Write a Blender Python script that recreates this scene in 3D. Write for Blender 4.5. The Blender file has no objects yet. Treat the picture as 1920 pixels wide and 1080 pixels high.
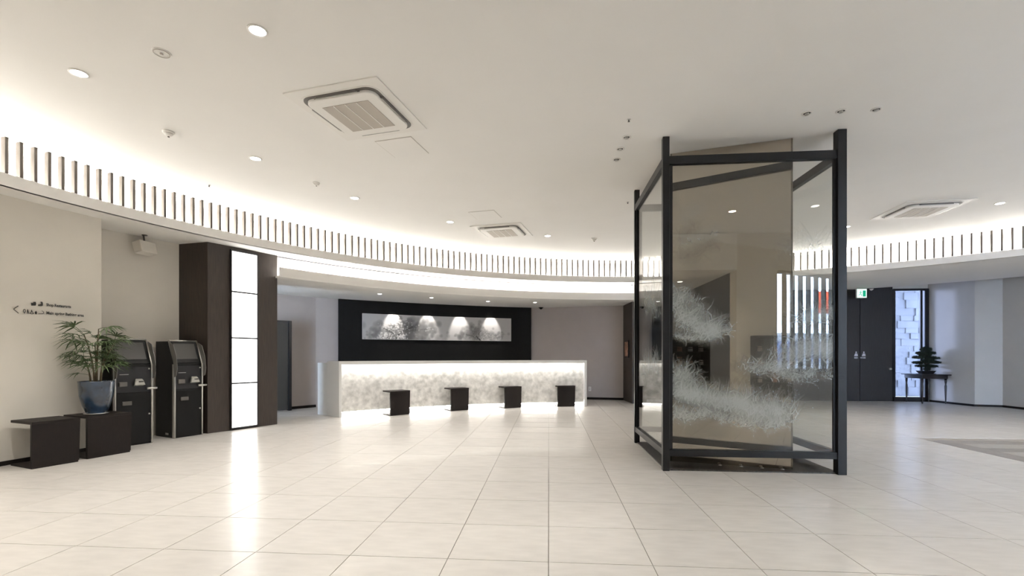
import bpy, math, random
import numpy as np
from mathutils import Vector, Matrix
random.seed(7)
C = bpy.context.scene.collection
F, H, HC = 881.0, 667.0, 1.21            # focal length in pixels, horizon row, eye height

# ------------------------------------------------------------------ camera
cd = bpy.data.cameras.new('camera'); cam = bpy.data.objects.new('camera', cd); C.objects.link(cam)
cam.location = (0, 0, HC); cam.rotation_euler = (math.pi/2, 0, 0)
cd.sensor_width = 36; cd.lens = 36*F/1920; cd.shift_y = (H-540)/1920; cd.clip_start = 0.02; cd.clip_end = 200
bpy.context.scene.camera = cam
# ------------------------------------------------------------------ exposure
vs = bpy.context.scene.view_settings
vs.view_transform = 'Standard'; vs.look = 'None'; vs.gamma = 1; vs.use_curve_mapping = False; vs.exposure = 0.27
bpy.context.scene.cycles.max_bounces = 10
bpy.context.scene.cycles.diffuse_bounces = 5
bpy.context.scene.cycles.transparent_max_bounces = 24
bpy.context.scene.cycles.sample_clamp_indirect = 6
# ------------------------------------------------------------------ sky
SKY = 34.0
w = bpy.data.worlds.new('world'); bpy.context.scene.world = w; w.use_nodes = True
w.node_tree.nodes['Background'].inputs[0].default_value = (0.62, 0.78, 1.0, 1)
w.node_tree.nodes['Background'].inputs[1].default_value = SKY
# ------------------------------------------------------------------ sun (low, bluish daylight from the courtyard side)
sd = bpy.data.lights.new('sun', 'SUN'); so = bpy.data.objects.new('sun', sd); C.objects.link(so)
sd.energy = 11.5; sd.angle = math.radians(6); sd.color = (0.74, 0.83, 1.0)
so.location = (6, 16, 5); so.rotation_euler = Vector((0.69, -0.72, -0.10)).to_track_quat('-Z', 'Y').to_euler()
# lamp powers (used by the lamps' builders)
DOWN_W, COVE_E, ALC_E, DESK_E, LANT_E, DOWN_E = 88, 150.0, 80.0, 40.0, 2.8, 14.0
WARM = (1.0, 0.955, 0.885)

# ------------------------------------------------------------------ materials
def nodes(name):
    m = bpy.data.materials.new(name); m.use_nodes = True
    return m, m.node_tree, m.node_tree.nodes['Principled BSDF']
def mat(name, col, rough=0.5, metal=0.0, noise=0.0, nscale=8.0, stretch=(1, 1, 1), bump=0.0, coat=0.0, spec=0.5, rnd=0.0):
    m, t, b = nodes(name)
    b.inputs['Roughness'].default_value = rough; b.inputs['Metallic'].default_value = metal
    b.inputs['Coat Weight'].default_value = coat; b.inputs['Specular IOR Level'].default_value = spec
    b.inputs['Base Color'].default_value = (*col, 1)
    if noise or bump:
        g = t.nodes.new('ShaderNodeNewGeometry') if False else t.nodes.new('ShaderNodeTexCoord')
        mp = t.nodes.new('ShaderNodeMapping'); mp.inputs['Scale'].default_value = stretch
        n = t.nodes.new('ShaderNodeTexNoise'); n.inputs['Scale'].default_value = nscale; n.inputs['Detail'].default_value = 6
        t.links.new(g.outputs['Object'], mp.inputs[0]); t.links.new(mp.outputs[0], n.inputs[0])
        r = t.nodes.new('ShaderNodeValToRGB')
        r.color_ramp.elements[0].position = .3; r.color_ramp.elements[1].position = .7
        r.color_ramp.elements[0].color = (*[c*(1-noise) for c in col], 1); r.color_ramp.elements[1].color = (*[min(1, c*(1+noise)) for c in col], 1)
        t.links.new(n.outputs[0], r.inputs[0]); out = r.outputs[0]
        if rnd:
            oi = t.nodes.new('ShaderNodeObjectInfo'); hs = t.nodes.new('ShaderNodeHueSaturation')
            mr = t.nodes.new('ShaderNodeMapRange'); mr.inputs[3].default_value = 1-rnd; mr.inputs[4].default_value = 1+rnd
            t.links.new(oi.outputs['Random'], mr.inputs[0]); t.links.new(mr.outputs[0], hs.inputs['Value'])
            t.links.new(out, hs.inputs['Color']); out = hs.outputs[0]
        t.links.new(out, b.inputs['Base Color'])
        if bump:
            bp = t.nodes.new('ShaderNodeBump'); bp.inputs['Strength'].default_value = bump; bp.inputs['Distance'].default_value = .002
            t.links.new(n.outputs[0], bp.inputs['Height']); t.links.new(bp.outputs[0], b.inputs['Normal'])
    return m
def emit(name, col, s):
    m = bpy.data.materials.new(name); m.use_nodes = True; t = m.node_tree; t.nodes.clear()
    e = t.nodes.new('ShaderNodeEmission'); o = t.nodes.new('ShaderNodeOutputMaterial')
    e.inputs[0].default_value = (*col, 1); e.inputs[1].default_value = s; t.links.new(e.outputs[0], o.inputs[0]); return m
def glass(name, tint=(.955, .962, .955), base=0.06):
    m = bpy.data.materials.new(name); m.use_nodes = True; t = m.node_tree; t.nodes.clear()
    lw = t.nodes.new('ShaderNodeLayerWeight'); lw.inputs[0].default_value = .5
    p = t.nodes.new('ShaderNodeMath'); p.operation = 'POWER'; p.inputs[1].default_value = 5
    ma = t.nodes.new('ShaderNodeMath'); ma.operation = 'MULTIPLY_ADD'; ma.inputs[1].default_value = 1-base; ma.inputs[2].default_value = base
    tr = t.nodes.new('ShaderNodeBsdfTransparent'); tr.inputs[0].default_value = (*tint, 1)
    gl = t.nodes.new('ShaderNodeBsdfGlossy'); gl.inputs['Roughness'].default_value = 0.0
    mx = t.nodes.new('ShaderNodeMixShader'); o = t.nodes.new('ShaderNodeOutputMaterial')
    t.links.new(lw.outputs['Facing'], p.inputs[0]); t.links.new(p.outputs[0], ma.inputs[0]); t.links.new(ma.outputs[0], mx.inputs[0])
    t.links.new(tr.outputs[0], mx.inputs[1]); t.links.new(gl.outputs[0], mx.inputs[2]); t.links.new(mx.outputs[0], o.inputs[0]); return m
def attr_color(name, rough=.6):
    m, t, b = nodes(name); a = t.nodes.new('ShaderNodeVertexColor'); a.layer_name = 'Col'
    t.links.new(a.outputs[0], b.inputs['Base Color']); b.inputs['Roughness'].default_value = rough; return m
def etched(name):
    m = bpy.data.materials.new(name); m.use_nodes = True; t = m.node_tree; t.nodes.clear()
    a = t.nodes.new('ShaderNodeVertexColor'); a.layer_name = 'Col'
    tr = t.nodes.new('ShaderNodeBsdfTransparent'); d = t.nodes.new('ShaderNodeBsdfDiffuse'); d.inputs[0].default_value = (.82, .88, .88, 1)
    tl = t.nodes.new('ShaderNodeBsdfTranslucent'); tl.inputs[0].default_value = (.82, .88, .88, 1)
    m1 = t.nodes.new('ShaderNodeMixShader'); m1.inputs[0].default_value = .4
    mx = t.nodes.new('ShaderNodeMixShader'); o = t.nodes.new('ShaderNodeOutputMaterial')
    t.links.new(d.outputs[0], m1.inputs[1]); t.links.new(tl.outputs[0], m1.inputs[2])
    t.links.new(a.outputs[0], mx.inputs[0]); t.links.new(tr.outputs[0], mx.inputs[1]); t.links.new(m1.outputs[0], mx.inputs[2])
    t.links.new(mx.outputs[0], o.inputs[0]); return m

M = {}
M['tile'] = mat('cream stone tile', (.745, .715, .68), .26, noise=.05, nscale=5, stretch=(1, 3.5, 1), rnd=.025, coat=.15)
M['grout'] = mat('grout', (.30, .275, .25), .8)
M['darktile'] = mat('grey brown stone', (.27, .25, .235), .35, noise=.12, nscale=7, stretch=(1, 4, 1), rnd=.1)
M['midtile'] = mat('taupe stone', (.42, .40, .37), .35, noise=.1, nscale=7, stretch=(4, 1, 1), rnd=.06)
M['ceil'] = mat('matt ceiling paint', (.84, .825, .795), .9, noise=.01, nscale=2)
M['wall'] = mat('warm plaster', (.73, .69, .62), .85, noise=.02, nscale=3, bump=.05)
M['greywall'] = mat('mauve grey plaster', (.50, .45, .43), .8, noise=.03, nscale=3)
M['rwall'] = mat('right plaster', (.50, .48, .46), .85, noise=.03, nscale=2)
M['white'] = mat('white paint', (.82, .80, .77), .6)
M['black'] = mat('black wall panel', (.012, .012, .012), .75, noise=.1, nscale=10, spec=.15)
M['wood'] = mat('dark walnut', (.028, .019, .014), .5, noise=.35, nscale=9, stretch=(9, 9, .5), bump=.15)
M['woodfin'] = mat('fin wood', (.07, .058, .048), .6, noise=.2, nscale=12, stretch=(6, 6, .6))
M['stool'] = mat('wenge board', (.009, .006, .005), .55, noise=.25, nscale=10, stretch=(6, 6, 1), spec=.22)
M['door'] = mat('charcoal door veneer', (.015, .013, .014), .55, noise=.25, nscale=9, stretch=(9, 9, .5))
M['metal'] = mat('blackened steel', (.008, .008, .009), .4, metal=.0, spec=.35)
M['frame'] = mat('black frame', (.010, .010, .012), .35)
M['chrome'] = mat('brushed silver', (.62, .61, .58), .3, metal=1)
M['kiosk'] = mat('black enamel', (.006, .006, .006), .4, spec=.2)
M['screen'] = mat('dark screen', (.045, .043, .040), .35, spec=.4)
M['plastic'] = mat('grey plastic', (.35, .34, .31), .4)
M['dark'] = mat('dark slot', (.01, .01, .01), .6)
M['vane'] = mat('grey louvre', (.12, .11, .10), .5)
M['grille'] = mat('taupe grille', (.44, .40, .35), .6)
M['acwhite'] = mat('cassette white', (.80, .78, .74), .5)
M['silver'] = mat('silver leaf panel', (.60, .59, .57), .5, noise=.30, nscale=9, bump=.8)
M['desk'] = mat('white solid surface', (.74, .74, .73), .4)
M['pot'] = mat('blue glazed ceramic', (.018, .036, .066), .2, noise=.5, nscale=9, coat=.6)
M['soil'] = mat('soil', (.03, .02, .015), .9, noise=.4, nscale=40)
M['stem'] = mat('cane', (.10, .075, .04), .7, noise=.3, nscale=30)
M['leaf'] = mat('palm leaf', (.075, .115, .045), .5, noise=.4, nscale=14, rnd=.35)
M['pine'] = mat('pine needles', (.010, .022, .012), .7, noise=.4, nscale=30)
M['bark'] = mat('bark', (.03, .02, .015), .9, noise=.4, nscale=20)
M['bronze'] = mat('bronze pot', (.015, .014, .015), .35)
M['table'] = mat('ebonised wood', (.012, .009, .010), .35)
M['mirror'] = mat('tinted mirror', (.47, .42, .355), .005, metal=1)
M['granite'] = mat('speckled granite', (.055, .050, .045), .3, noise=.9, nscale=60)
M['glass'] = glass('clear glass')
M['wglass'] = glass('window glass', (.97, .98, 1.0))
M['tglass'] = glass('tinted window glass', (.32, .33, .375))
M['etched'] = etched('frosted etching')
M['print'] = attr_color('printed canvas')
M['ink'] = mat('black lettering', (.02, .018, .015), .6)
M['whiteink'] = mat('grey lettering', (.55, .54, .60), .6)
M['lamp'] = emit('lamp lens', WARM, DOWN_E)
M['cove'] = emit('cove led', (1.0, .96, .89), COVE_E)
M['alcove_led'] = emit('alcove led', (1.0, .965, .92), ALC_E)
M['deskled'] = emit('desk led', (1.0, .96, .90), DESK_E)
M['lantern'] = emit('lantern paper', (1.0, .985, .95), LANT_E)
M['exit'] = emit('exit face', (.62, 1.0, .84), 1.5)
M['exitgreen'] = emit('exit green', (.02, .45, .25), .8)
M['stone'] = mat('pale split stone', (.42, .42, .42), .9, noise=.12, nscale=3, stretch=(1, 1, 3), bump=.5, rnd=.06)
M['paving'] = mat('paving', (.5, .5, .5), .9, noise=.1, nscale=4)
M['orange'] = mat('orange banner', (.85, .13, .05), .7)
M['navy'] = mat('navy board', (.10, .12, .20), .7)
M['poster'] = mat('poster', (.38, .20, .13), .5, noise=.6, nscale=14)
M['facade'] = mat('far facade', (.8, .8, .82), .8, noise=.1, nscale=.6)

# ------------------------------------------------------------------ mesh helpers
class MB:
    def __init__(s): s.v = []; s.f = []; s.sm = []
    def add(s, vs_, fs, smooth=False):
        n = len(s.v); s.v += [tuple(map(float, p)) for p in vs_]; s.f += [[i+n for i in f] for f in fs]; s.sm += [smooth]*len(fs); return s
    def prism(s, pts, z0, z1):
        a = sum(pts[i][0]*pts[(i+1) % len(pts)][1]-pts[(i+1) % len(pts)][0]*pts[i][1] for i in range(len(pts)))
        if a < 0: pts = pts[::-1]
        n = len(pts)
        return s.add([(x, y, z0) for x, y in pts]+[(x, y, z1) for x, y in pts],
                     [list(range(n))[::-1], list(range(n, 2*n))]+[[i, (i+1) % n, n+(i+1) % n, n+i] for i in range(n)])
    def box(s, x0, x1, y0, y1, z0, z1): return s.prism([(x0, y0), (x1, y0), (x1, y1), (x0, y1)], z0, z1)
    def arc(s, c, r0, r1, z0, z1, a0, a1, n=48):
        aa = [math.radians(a0+(a1-a0)*i/n) for i in range(n+1)]; vs_ = []
        for a in aa:
            ca, sa = math.cos(a), math.sin(a)
            vs_ += [(c[0]+r0*ca, c[1]+r0*sa, z0), (c[0]+r1*ca, c[1]+r1*sa, z0), (c[0]+r1*ca, c[1]+r1*sa, z1), (c[0]+r0*ca, c[1]+r0*sa, z1)]
        fs = []
        for i in range(n):
            b = 4*i
            for k in range(4): fs.append([b+k, b+(k+1) % 4, b+4+(k+1) % 4, b+4+k])
        fs += [[3, 2, 1, 0], [4*n, 4*n+1, 4*n+2, 4*n+3]]
        return s.add(vs_, fs)
    def lathe(s, prof, n=24, c=(0, 0, 0), cap=True):
        vs_ = []; fs = []
        for r, z in prof:
            for i in range(n):
                a = 2*math.pi*i/n; vs_.append((c[0]+r*math.cos(a), c[1]+r*math.sin(a), c[2]+z))
        for j in range(len(prof)-1):
            for i in range(n): fs.append([j*n+i, j*n+(i+1) % n, (j+1)*n+(i+1) % n, (j+1)*n+i])
        if cap: fs += [list(range(n))[::-1], [(len(prof)-1)*n+i for i in range(n)]]
        return s.add(vs_, fs, True)
    def tube(s, pts, rad, n=8):
        pts = [Vector(p) for p in pts]; vs_ = []; fs = []
        if not hasattr(rad, '__len__'): rad = [rad]*len(pts)
        for i, p in enumerate(pts):
            d = (pts[min(i+1, len(pts)-1)]-pts[max(i-1, 0)]).normalized()
            u = d.cross(Vector((0, 0, 1)) if abs(d.z) < .9 else Vector((1, 0, 0))).normalized(); q = d.cross(u)
            for k in range(n):
                a = 2*math.pi*k/n; vs_.append(p+rad[i]*(math.cos(a)*u+math.sin(a)*q))
        for j in range(len(pts)-1):
            for k in range(n): fs.append([j*n+k, j*n+(k+1) % n, (j+1)*n+(k+1) % n, (j+1)*n+k])
        fs += [list(range(n)), [(len(pts)-1)*n+k for k in range(n)][::-1]]
        return s.add(vs_, fs, True)
    def bar(s, p, q, wd, th, up=(0, 0, 1)):      # rectangular bar p->q, wd across, th along up
        p, q = Vector(p), Vector(q); d = (q-p).normalized(); up = Vector(up); r = d.cross(up).normalized(); u = r.cross(d).normalized()
        vs_ = [b+r*(sx*wd/2)+u*(sy*th/2) for b in (p, q) for sx, sy in ((-1, -1), (1, -1), (1, 1), (-1, 1))]
        return s.add(vs_, [[0, 3, 2, 1], [4, 5, 6, 7], [0, 1, 5, 4], [1, 2, 6, 5], [2, 3, 7, 6], [3, 0, 4, 7]])
    def mesh(s, name, m):
        me = bpy.data.meshes.new(name); me.from_pydata(s.v, [], s.f); me.materials.append(m)
        me.polygons.foreach_set('use_smooth', s.sm); me.update(); return me
    def build(s, name, m, parent=None, bevel=0, fix=True):
        me = s.mesh(name, m)
        if fix:
            import bmesh
            bm = bmesh.new(); bm.from_mesh(me); bmesh.ops.recalc_face_normals(bm, faces=bm.faces); bm.to_mesh(me); bm.free()
        o = bpy.data.objects.new(name, me); C.objects.link(o)
        if parent: o.parent = parent
        if bevel:
            b = o.modifiers.new('bevel', 'BEVEL'); b.width = bevel; b.segments = 2; b.limit_method = 'ANGLE'
        return o
def tag(o, label=None, cat=None, group=None, kind=None):
    if label: o['label'] = label
    if cat: o['category'] = cat
    if group: o['group'] = group
    if kind: o['kind'] = kind
    return o
def thing(name, label, cat, loc, rz=0, group=None):
    o = bpy.data.objects.new(name, None); C.objects.link(o); o.location = loc; o.rotation_euler = (0, 0, math.radians(rz))
    o.empty_display_size = .1
    return tag(o, label, cat, group)
def struct(o): o['kind'] = 'structure'; return o
def copy_tree(o, parent=None):
    c = o.copy(); C.objects.link(c)
    if parent: c.parent = parent
    for ch in KIDS(o): copy_tree(ch, c)
    return c
def KIDS(o): return [x for x in bpy.data.objects if x.parent == o]
def fl(px, py, z=0.0):                           # a point seen below the horizon at height z
    Y = (HC-z)*F/(py-H); return ((px-960)/F*Y, Y)
def up(px, py, z):                               # a point seen above the horizon at height z
    Y = (z-HC)*F/(H-py); return ((px-960)/F*Y, Y)
def hit_circle(px, py, c, R):
    d = Vector(((px-960)/F, 1)); c = Vector(c); a = d.dot(d); b = -2*d.dot(c); k = c.dot(c)-R*R
    t = (-b+math.sqrt(b*b-4*a*k))/(2*a); p = d*t-c
    return math.degrees(math.atan2(p.y, p.x)), HC-(py-H)/F*t
def hit_line(px, py, p0, p1):                    # -> distance along p0->p1, height
    r = (px-960)/F; dx, dy = p1[0]-p0[0], p1[1]-p0[1]; L = math.hypot(dx, dy); dx /= L; dy /= L
    t = (r*p0[1]-p0[0])/(dx-r*dy); Y = p0[1]+t*dy
    return t, HC-(py-H)/F*Y

# ================================================================== SHELL
RC, R = (2.71, 3.09), 8.23                        # the round ceiling
ZC, ZS, ZA, ZL = 3.51, 2.98, 2.58, 3.11           # ceiling, outer soffit, reception ceiling, top of ledge
SECT0, SECT1 = 87.6, 143.0                        # the angle the reception opens over

struct(MB().prism([(-8.6, -2.2), (-8.6, 13.9), (12.6, 13.9), (12.6, -6.25), (1.70, .97), (0.02, -1.6), (-3.6, .6)], ZC, ZC+.12).build('ceiling', M['ceil']))
# outer soffits
struct(MB().arc(RC, R-.04, R+3.2, ZS, ZS+.03, -28, SECT0, 60).build('ceiling', M['ceil']))
struct(MB().arc(RC, R-.04, R+1.1, ZS, ZS+.03, SECT1, 190, 30).build('ceiling', M['ceil']))
struct(MB().arc(RC, R-.04, R+.42, ZS, ZS+.03, SECT0, SECT1, 40).build('ceiling', M['ceil']))
struct(MB().arc(RC, R+.20, R+4.2, ZA, ZA+.03, SECT0-.6, SECT1, 50).build('ceiling', M['ceil']))
# ledge with the timber fins
led = struct(MB().arc(RC, R-.05, R+.0, ZS-.0, ZL, -28, 190, 160).build('trim_1', M['white']))
struct(MB().arc(RC, R+.0, R+.42, ZS+.04, ZS+.10, -28, 190, 160).build('trim_2', M['white']))
wb = struct(MB().arc(RC, R+.42, R+.50, ZS+.03, ZC, -28, 190, 160).build('wall_cove', M['white']))
o = MB().arc(RC, R+.24, R+.30, ZS+.105, ZS+.125, -20, 188, 160).build('light_strip', M['cove'], led)
angs = [167.0]
while angs[-1] > 34: angs.append(angs[-1]-(.876 if angs[-1] > 140 else .912))
for a in [168.76, 167.88]+angs: pass
fin_me = MB().box(.035, .10, -.015, .015, ZL-.04, ZC).mesh('slat', M['woodfin'])
for a in [168.76, 167.88]+angs:
    s = bpy.data.objects.new('slat', fin_me); C.objects.link(s); s.parent = led
    ar = math.radians(a); s.location = (RC[0]+(R-.03)*math.cos(ar), RC[1]+(R-.03)*math.sin(ar), 0); s.rotation_euler = (0, 0, ar)
# reception cove: lip, lit wall behind it, end cheeks
struct(MB().arc(RC, R+.20, R+.25, ZA+.03, ZA+.17, SECT0-.6, SECT1, 50).build('trim_3', M['white']))
wc = struct(MB().arc(RC, R+.52, R+.58, ZA+.03, ZS, SECT0, SECT1, 50).build('wall_alcove', M['white']))
MB().arc(RC, R+.36, R+.42, ZA+.03, ZA+.055, SECT0+.5, SECT1-1, 50).build('light_strip', M['alcove_led'], wc)
struct(MB().arc(RC, R+.0, R+.56, ZA+.17, ZS, SECT0-.5, SECT0, 1).build('trim_4', M['white']))

# walls: thick prisms that follow a path
def path_wall(name, pts, z0, z1, m, th=.12, side=1):
    L = []; Rr = []
    for i, p in enumerate(pts):
        a = Vector(pts[max(i-1, 0)]); b = Vector(pts[min(i+1, len(pts)-1)]); d = (b-a).normalized(); n = Vector((-d.y, d.x))*side
        L.append(tuple(p)); Rr.append((p[0]+n.x*th, p[1]+n.y*th))
    mb = MB(); n = len(pts); vs_ = [(x, y, z) for (x, y) in L for z in (z0, z1)]+[(x, y, z) for (x, y) in Rr for z in (z0, z1)]
    fs = []
    for i in range(n-1):
        a = 2*i; b = 2*n+2*i
        fs += [[a, a+2, a+3, a+1], [b, b+1, b+3, b+2], [a+1, a+3, b+3, b+1], [a, b, b+2, a+2]]
    fs += [[0, 1, 2*n+1, 2*n], [2*n-2, 4*n-2, 4*n-1, 2*n-1]]
    mb.add(vs_, fs); return struct(mb.build(name, m))
def arcpts(c, r, a0, a1, n=12): return [(c[0]+r*math.cos(math.radians(a0+(a1-a0)*i/n)), c[1]+r*math.sin(math.radians(a0+(a1-a0)*i/n))) for i in range(n+1)]
W1, W2 = R+.33, R+.87
a_edge = hit_circle(190, 411, RC, W1)[0]
struct(MB().arc(RC, W1, W2+.1, 0, ZS, a_edge, 188, 24).build('wall_left', M['wall']))
struct(MB().arc(RC, W2, W2+.12, 0, ZS, 149, a_edge+1, 14).build('wall_left', M['wall']))
struct(MB().arc(RC, W1-.008, W1, 0, .05, a_edge, 188, 24).build('baseboard_left', M['stool']))
path_wall('wall_left', [(-3.3, .85), (-5.88, 2.2)], 0, ZC, M['wall'])
path_wall('wall_left', [(-6.3, 2.0), (-6.3, 13.2)], ZS, ZC, M['wall'], side=1)
# reception back walls
BC, BR = (4.464, -1.731), 15.65
path_wall('wall_reception', [(-5.95, 7.9), (-6.25, 9.2), (-5.04, 10.57), (-4.62, 11.06), (-4.22, 11.36)], 0, ZC, M['greywall'])
path_wall('wall_back', arcpts(BC, BR+.06, 123.6, 104.3, 20)+[(3.2, 12.80)], 0, ZC, M['greywall'])
struct(MB().arc(BC, BR-.02, BR+.06, 0, ZA, 123.5, 104.5, 30).build('wall_panel', M['black']))
path_wall('baseboard_back', [(.62, 13.36), (3.05, 12.825)], 0, .06, M['stool'], th=.02, side=-1)
path_wall('baseboard_reception', [(-5.3, 10.27), (-5.04, 10.57), (-4.62, 11.06)], 0, .06, M['stool'], th=.015, side=-1)
# wood partition right of the reception
pw = struct(MB().prism([(3.04, 12.86), (3.04, 11.88), (3.40, 11.86), (3.40, 12.86)], 0, ZS).build('wall_partition', M['wood']))
# door wall, far right: e1 direction
def door_pt(x): return (x, 13.05-.0782*(x-3.05))
XD0, XD1, XW1 = 3.30, 10.12, 10.98
path_wall('wall_doors', [door_pt(3.3), door_pt(XD1)], 0, ZC, M['door'])
seams = [3.9, 4.8, 5.7, 6.6, 7.5, 8.28]
for x in seams:
    MB().box(x-.006, x+.006, door_pt(x)[1]-.004, door_pt(x)[1]+.002, .02, ZS).build('seam', M['dark'], bpy.data.objects['wall_doors'])
def door_leaf(name, px0, px1, knob):
    p0, p1 = door_pt(0), door_pt(1)
    a = hit_line(px0, 700, p0, p1)[0]*.99695; b = hit_line(px1, 700, p0, p1)[0]*.99695
    xa, xb = a, b
    ya, yb = door_pt(xa)[1], door_pt(xb)[1]
    o = MB().prism([(xa, ya-.03), (xb, yb-.03), (xb, yb), (xa, ya)], .01, ZS-.01).build(name, M['door'], bevel=.004); struct(o)
    return o, xa, xb
d1, xa, xb = door_leaf('door_1', 1584, 1610.6, 0)
d2, xc, xd = door_leaf('door_2', 1611.6, 1671.5, 1)
hx = xd-.07; hy = door_pt(hx)[1]-.03
MB().tube([(hx, hy, 0.86), (hx, hy-.05, .86)], .03, 14).build('handle', M['chrome'], d2)
# pictograms: a figure and a small caption bar on each door
def text_mesh(s, size, align='LEFT', bold=0.0):
    cu = bpy.data.curves.new('t', 'FONT'); cu.body = s; cu.size = size; cu.align_x = align; cu.offset = bold; cu.resolution_u = 2
    ob = bpy.data.objects.new('t', cu); C.objects.link(ob)
    bpy.context.view_layer.update()
    me = bpy.data.meshes.new_from_object(ob.evaluated_get(bpy.context.evaluated_depsgraph_get()))
    bpy.data.objects.remove(ob); return me
def text_part(s, size, m, parent, fn, align='LEFT', bold=0.0, name='lettering'):
    me = text_mesh(s, size, align, bold)
    for v in me.vertices: v.co = fn(v.co.x, v.co.y)
    me.materials.clear(); me.materials.append(m)
    o = bpy.data.objects.new(name, me); C.objects.link(o); o.parent = parent; return o
for px, dd, word in ((1603.6, d1, 'MEN'), (1618, d2, 'WOMEN')):
    t_, z_ = hit_line(px, 664, door_pt(0), door_pt(1)); x = t_*.99695; y = door_pt(x)[1]-.0335
    mb = MB()
    mb.add([(x-.055, y, z_-.055), (x+.055, y, z_-.055), (x+.03, y, z_+.02), (x-.03, y, z_+.02)], [[0, 1, 2, 3]])
    ring = [(x+.022*math.cos(k*.7854), y, z_+.05+.022*math.sin(k*.7854)) for k in range(8)]
    mb.add(ring, [list(range(8))])
    mb.build('pictogram', M['whiteink'], dd, fix=False)
    text_part(word, .05, M['whiteink'], dd, lambda u, v: (x+u, y, z_-.115+v), 'CENTER', .002)
# side window by the doors
yw0 = door_pt(XD1)[1]; yw1 = door_pt(XW1)[1]
win = struct(MB().bar((XD1+.02, yw0, 0), (XD1+.02, yw0, ZS), .05, .08, (1, 0, 0)).build('window_1', M['frame']))
MB().bar((XD1, yw0, .06), (XW1, yw1, .06), .10, .12).build('sill', M['frame'], win)
MB().bar((XD1, yw0, ZS-.02), (XW1, yw1, ZS-.02), .08, .05).build('head_frame', M['frame'], win)
MB().box(XW1-.09, XW1+.02, yw1-.05, yw1+.08, 0, ZS).build('jamb', M['frame'], win)
MB().bar((XW1-.16, yw1+.0, 0), (XW1-.16, yw1, ZS), .03, .06, (1, 0, 0)).build('mullion', M['frame'], win)
MB().bar((XD1+.04, yw0+.02, ZS/2+.05), (XW1-.03, yw1+.02, ZS/2+.05), .01, ZS-.15).build('pane', M['tglass'], win)
path_wall('wall_right', [(XW1+.0, yw1+.10), (11.05, 11.22), (11.54, 11.05), (11.50, 10.4), (11.42, -5.5)], 0, ZC, M['rwall'])
path_wall('baseboard_right', [(XW1+.012, yw1-.05), (11.03, 11.21), (11.52, 11.03), (11.485, 10.4)], 0, .05, M['stool'], th=.012, side=-1)
struct(MB().prism([(XD1, yw0-.02), (XW1+.1, yw1-.02), (XW1+.1, yw1+.1), (XD1, yw0+.1)], ZS, ZC).build('wall_lintel', M['ceil']))
# front side (behind and right of the camera): wall, showcase, big slatted window
def wp(x): return (x, 1.13-.662*(x-1.64))
path_wall('wall_front', [wp(1.64), wp(4.75)], 0, ZC, M['wall'], side=-1)
path_wall('wall_front', [wp(10.8), wp(11.6)], 0, ZC, M['wall'], side=-1)
path_wall('wall_front', [wp(4.75), wp(10.8)], 0, .85, M['wall'], side=-1)
path_wall('wall_front', [wp(4.75), wp(10.8)], 3.05, ZC, M['wall'], side=-1)
w2 = struct(MB().bar((*wp(4.75), .88), (*wp(10.8), .88), .14, .06).build('window_2', M['frame']))
MB().bar((*wp(4.75), 3.03), (*wp(10.8), 3.03), .12, .06).build('head_frame', M['frame'], w2)
MB().bar((*wp(4.75), 1.95), (*wp(10.78), 1.95), .012, 2.1).build('pane', M['wglass'], w2)
x = 4.82
while x < 10.8:
    p = wp(x); lv = MB().prism([(-.022, -.045), (.022, -.045), (.022, .045), (-.022, .045)], .9, 3.0).build('louvre', M['plastic'], w2)
    lv.location = (p[0]+.05, p[1]+.10, 0); lv.rotation_euler = (0, 0, math.atan2(-.662, 1)); x += .215
# corridor behind the camera
path_wall('wall_corridor', [wp(1.64), (1.47, .87)], 0, ZC, M['wall'], side=1)
path_wall('wall_corridor', [(1.47, .87), (0, -1.35)], 0, ZC, M['door'], side=1)
path_wall('wall_corridor', [(0, -1.35), (-3.3, .85)], 0, ZC, M['door'], side=1)
struct(MB().prism([(1.66, 1.16), (.5, 1.90), (-.9, 1.25), (-3.3, .85), (0, -1.35)], 2.82, ZC-.01).build('ceiling', M['ceil']))

# ------------------------------------------------------------------ floor: tiles on a slab
flo = struct(MB().box(-7.0, 12.4, -6.4, 14.0, -.12, -.006).build('floor', M['grout']))
th = math.atan2(69, F); E1 = Vector((math.cos(th), -math.sin(th))); E2 = Vector((math.sin(th), math.cos(th)))
TW, TD = .60, .578
# a joint passes through (1028, any) and a cross joint through (1028, 987)
O = Vector(fl(1028.6, 987))
tile_me = MB().prism([(.0024, .0024), (TW-.0024, .0024), (TW-.0024, TD-.0024), (.0024, TD-.0024)], -.012, 0).mesh('tile', M['tile'])
near, far = [], MB()
MAT0 = Vector(fl(1737, 825.5))                     # corner of the dark stone inlay
def in_mat(p):
    q = p-MAT0; a = q.dot(E1); b = q.dot(E2); return a > 0 and b < 0 and b > -3.0 and a < 4.2
mat_cells = []
for i in range(-16, 20):
    for j in range(-16, 20):
        p = O+E1*(i*TW)+E2*(j*TD); c = p+E1*TW/2+E2*TD/2
        if in_mat(c): continue
        if not (-6.9 < c.x < 11.9 and -5.9 < c.y < 13.6): continue
        vis = c.y > 2.2 and abs(c.x) < 1.09*c.y+.6
        if vis and c.y < 9.2: near.append((c.length, p))
        else:
            q = [p+E1*a+E2*b for a, b in ((.003, .003), (TW-.003, .003), (TW-.003, TD-.003), (.003, TD-.003))]
            far.prism([tuple(k) for k in q], -.006, 0)
near.sort(key=lambda t: t[0])
for k, (d, p) in enumerate(near):
    if k < 296:
        t = bpy.data.objects.new('tile', tile_me); C.objects.link(t); t.parent = flo
        t.location = (p.x, p.y, 0); t.rotation_euler = (0, 0, -th)
    else:
        q = [p+E1*a+E2*b for a, b in ((.003, .003), (TW-.003, .003), (TW-.003, TD-.003), (.003, TD-.003))]
        far.prism([tuple(k) for k in q], -.006, 0)
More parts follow.
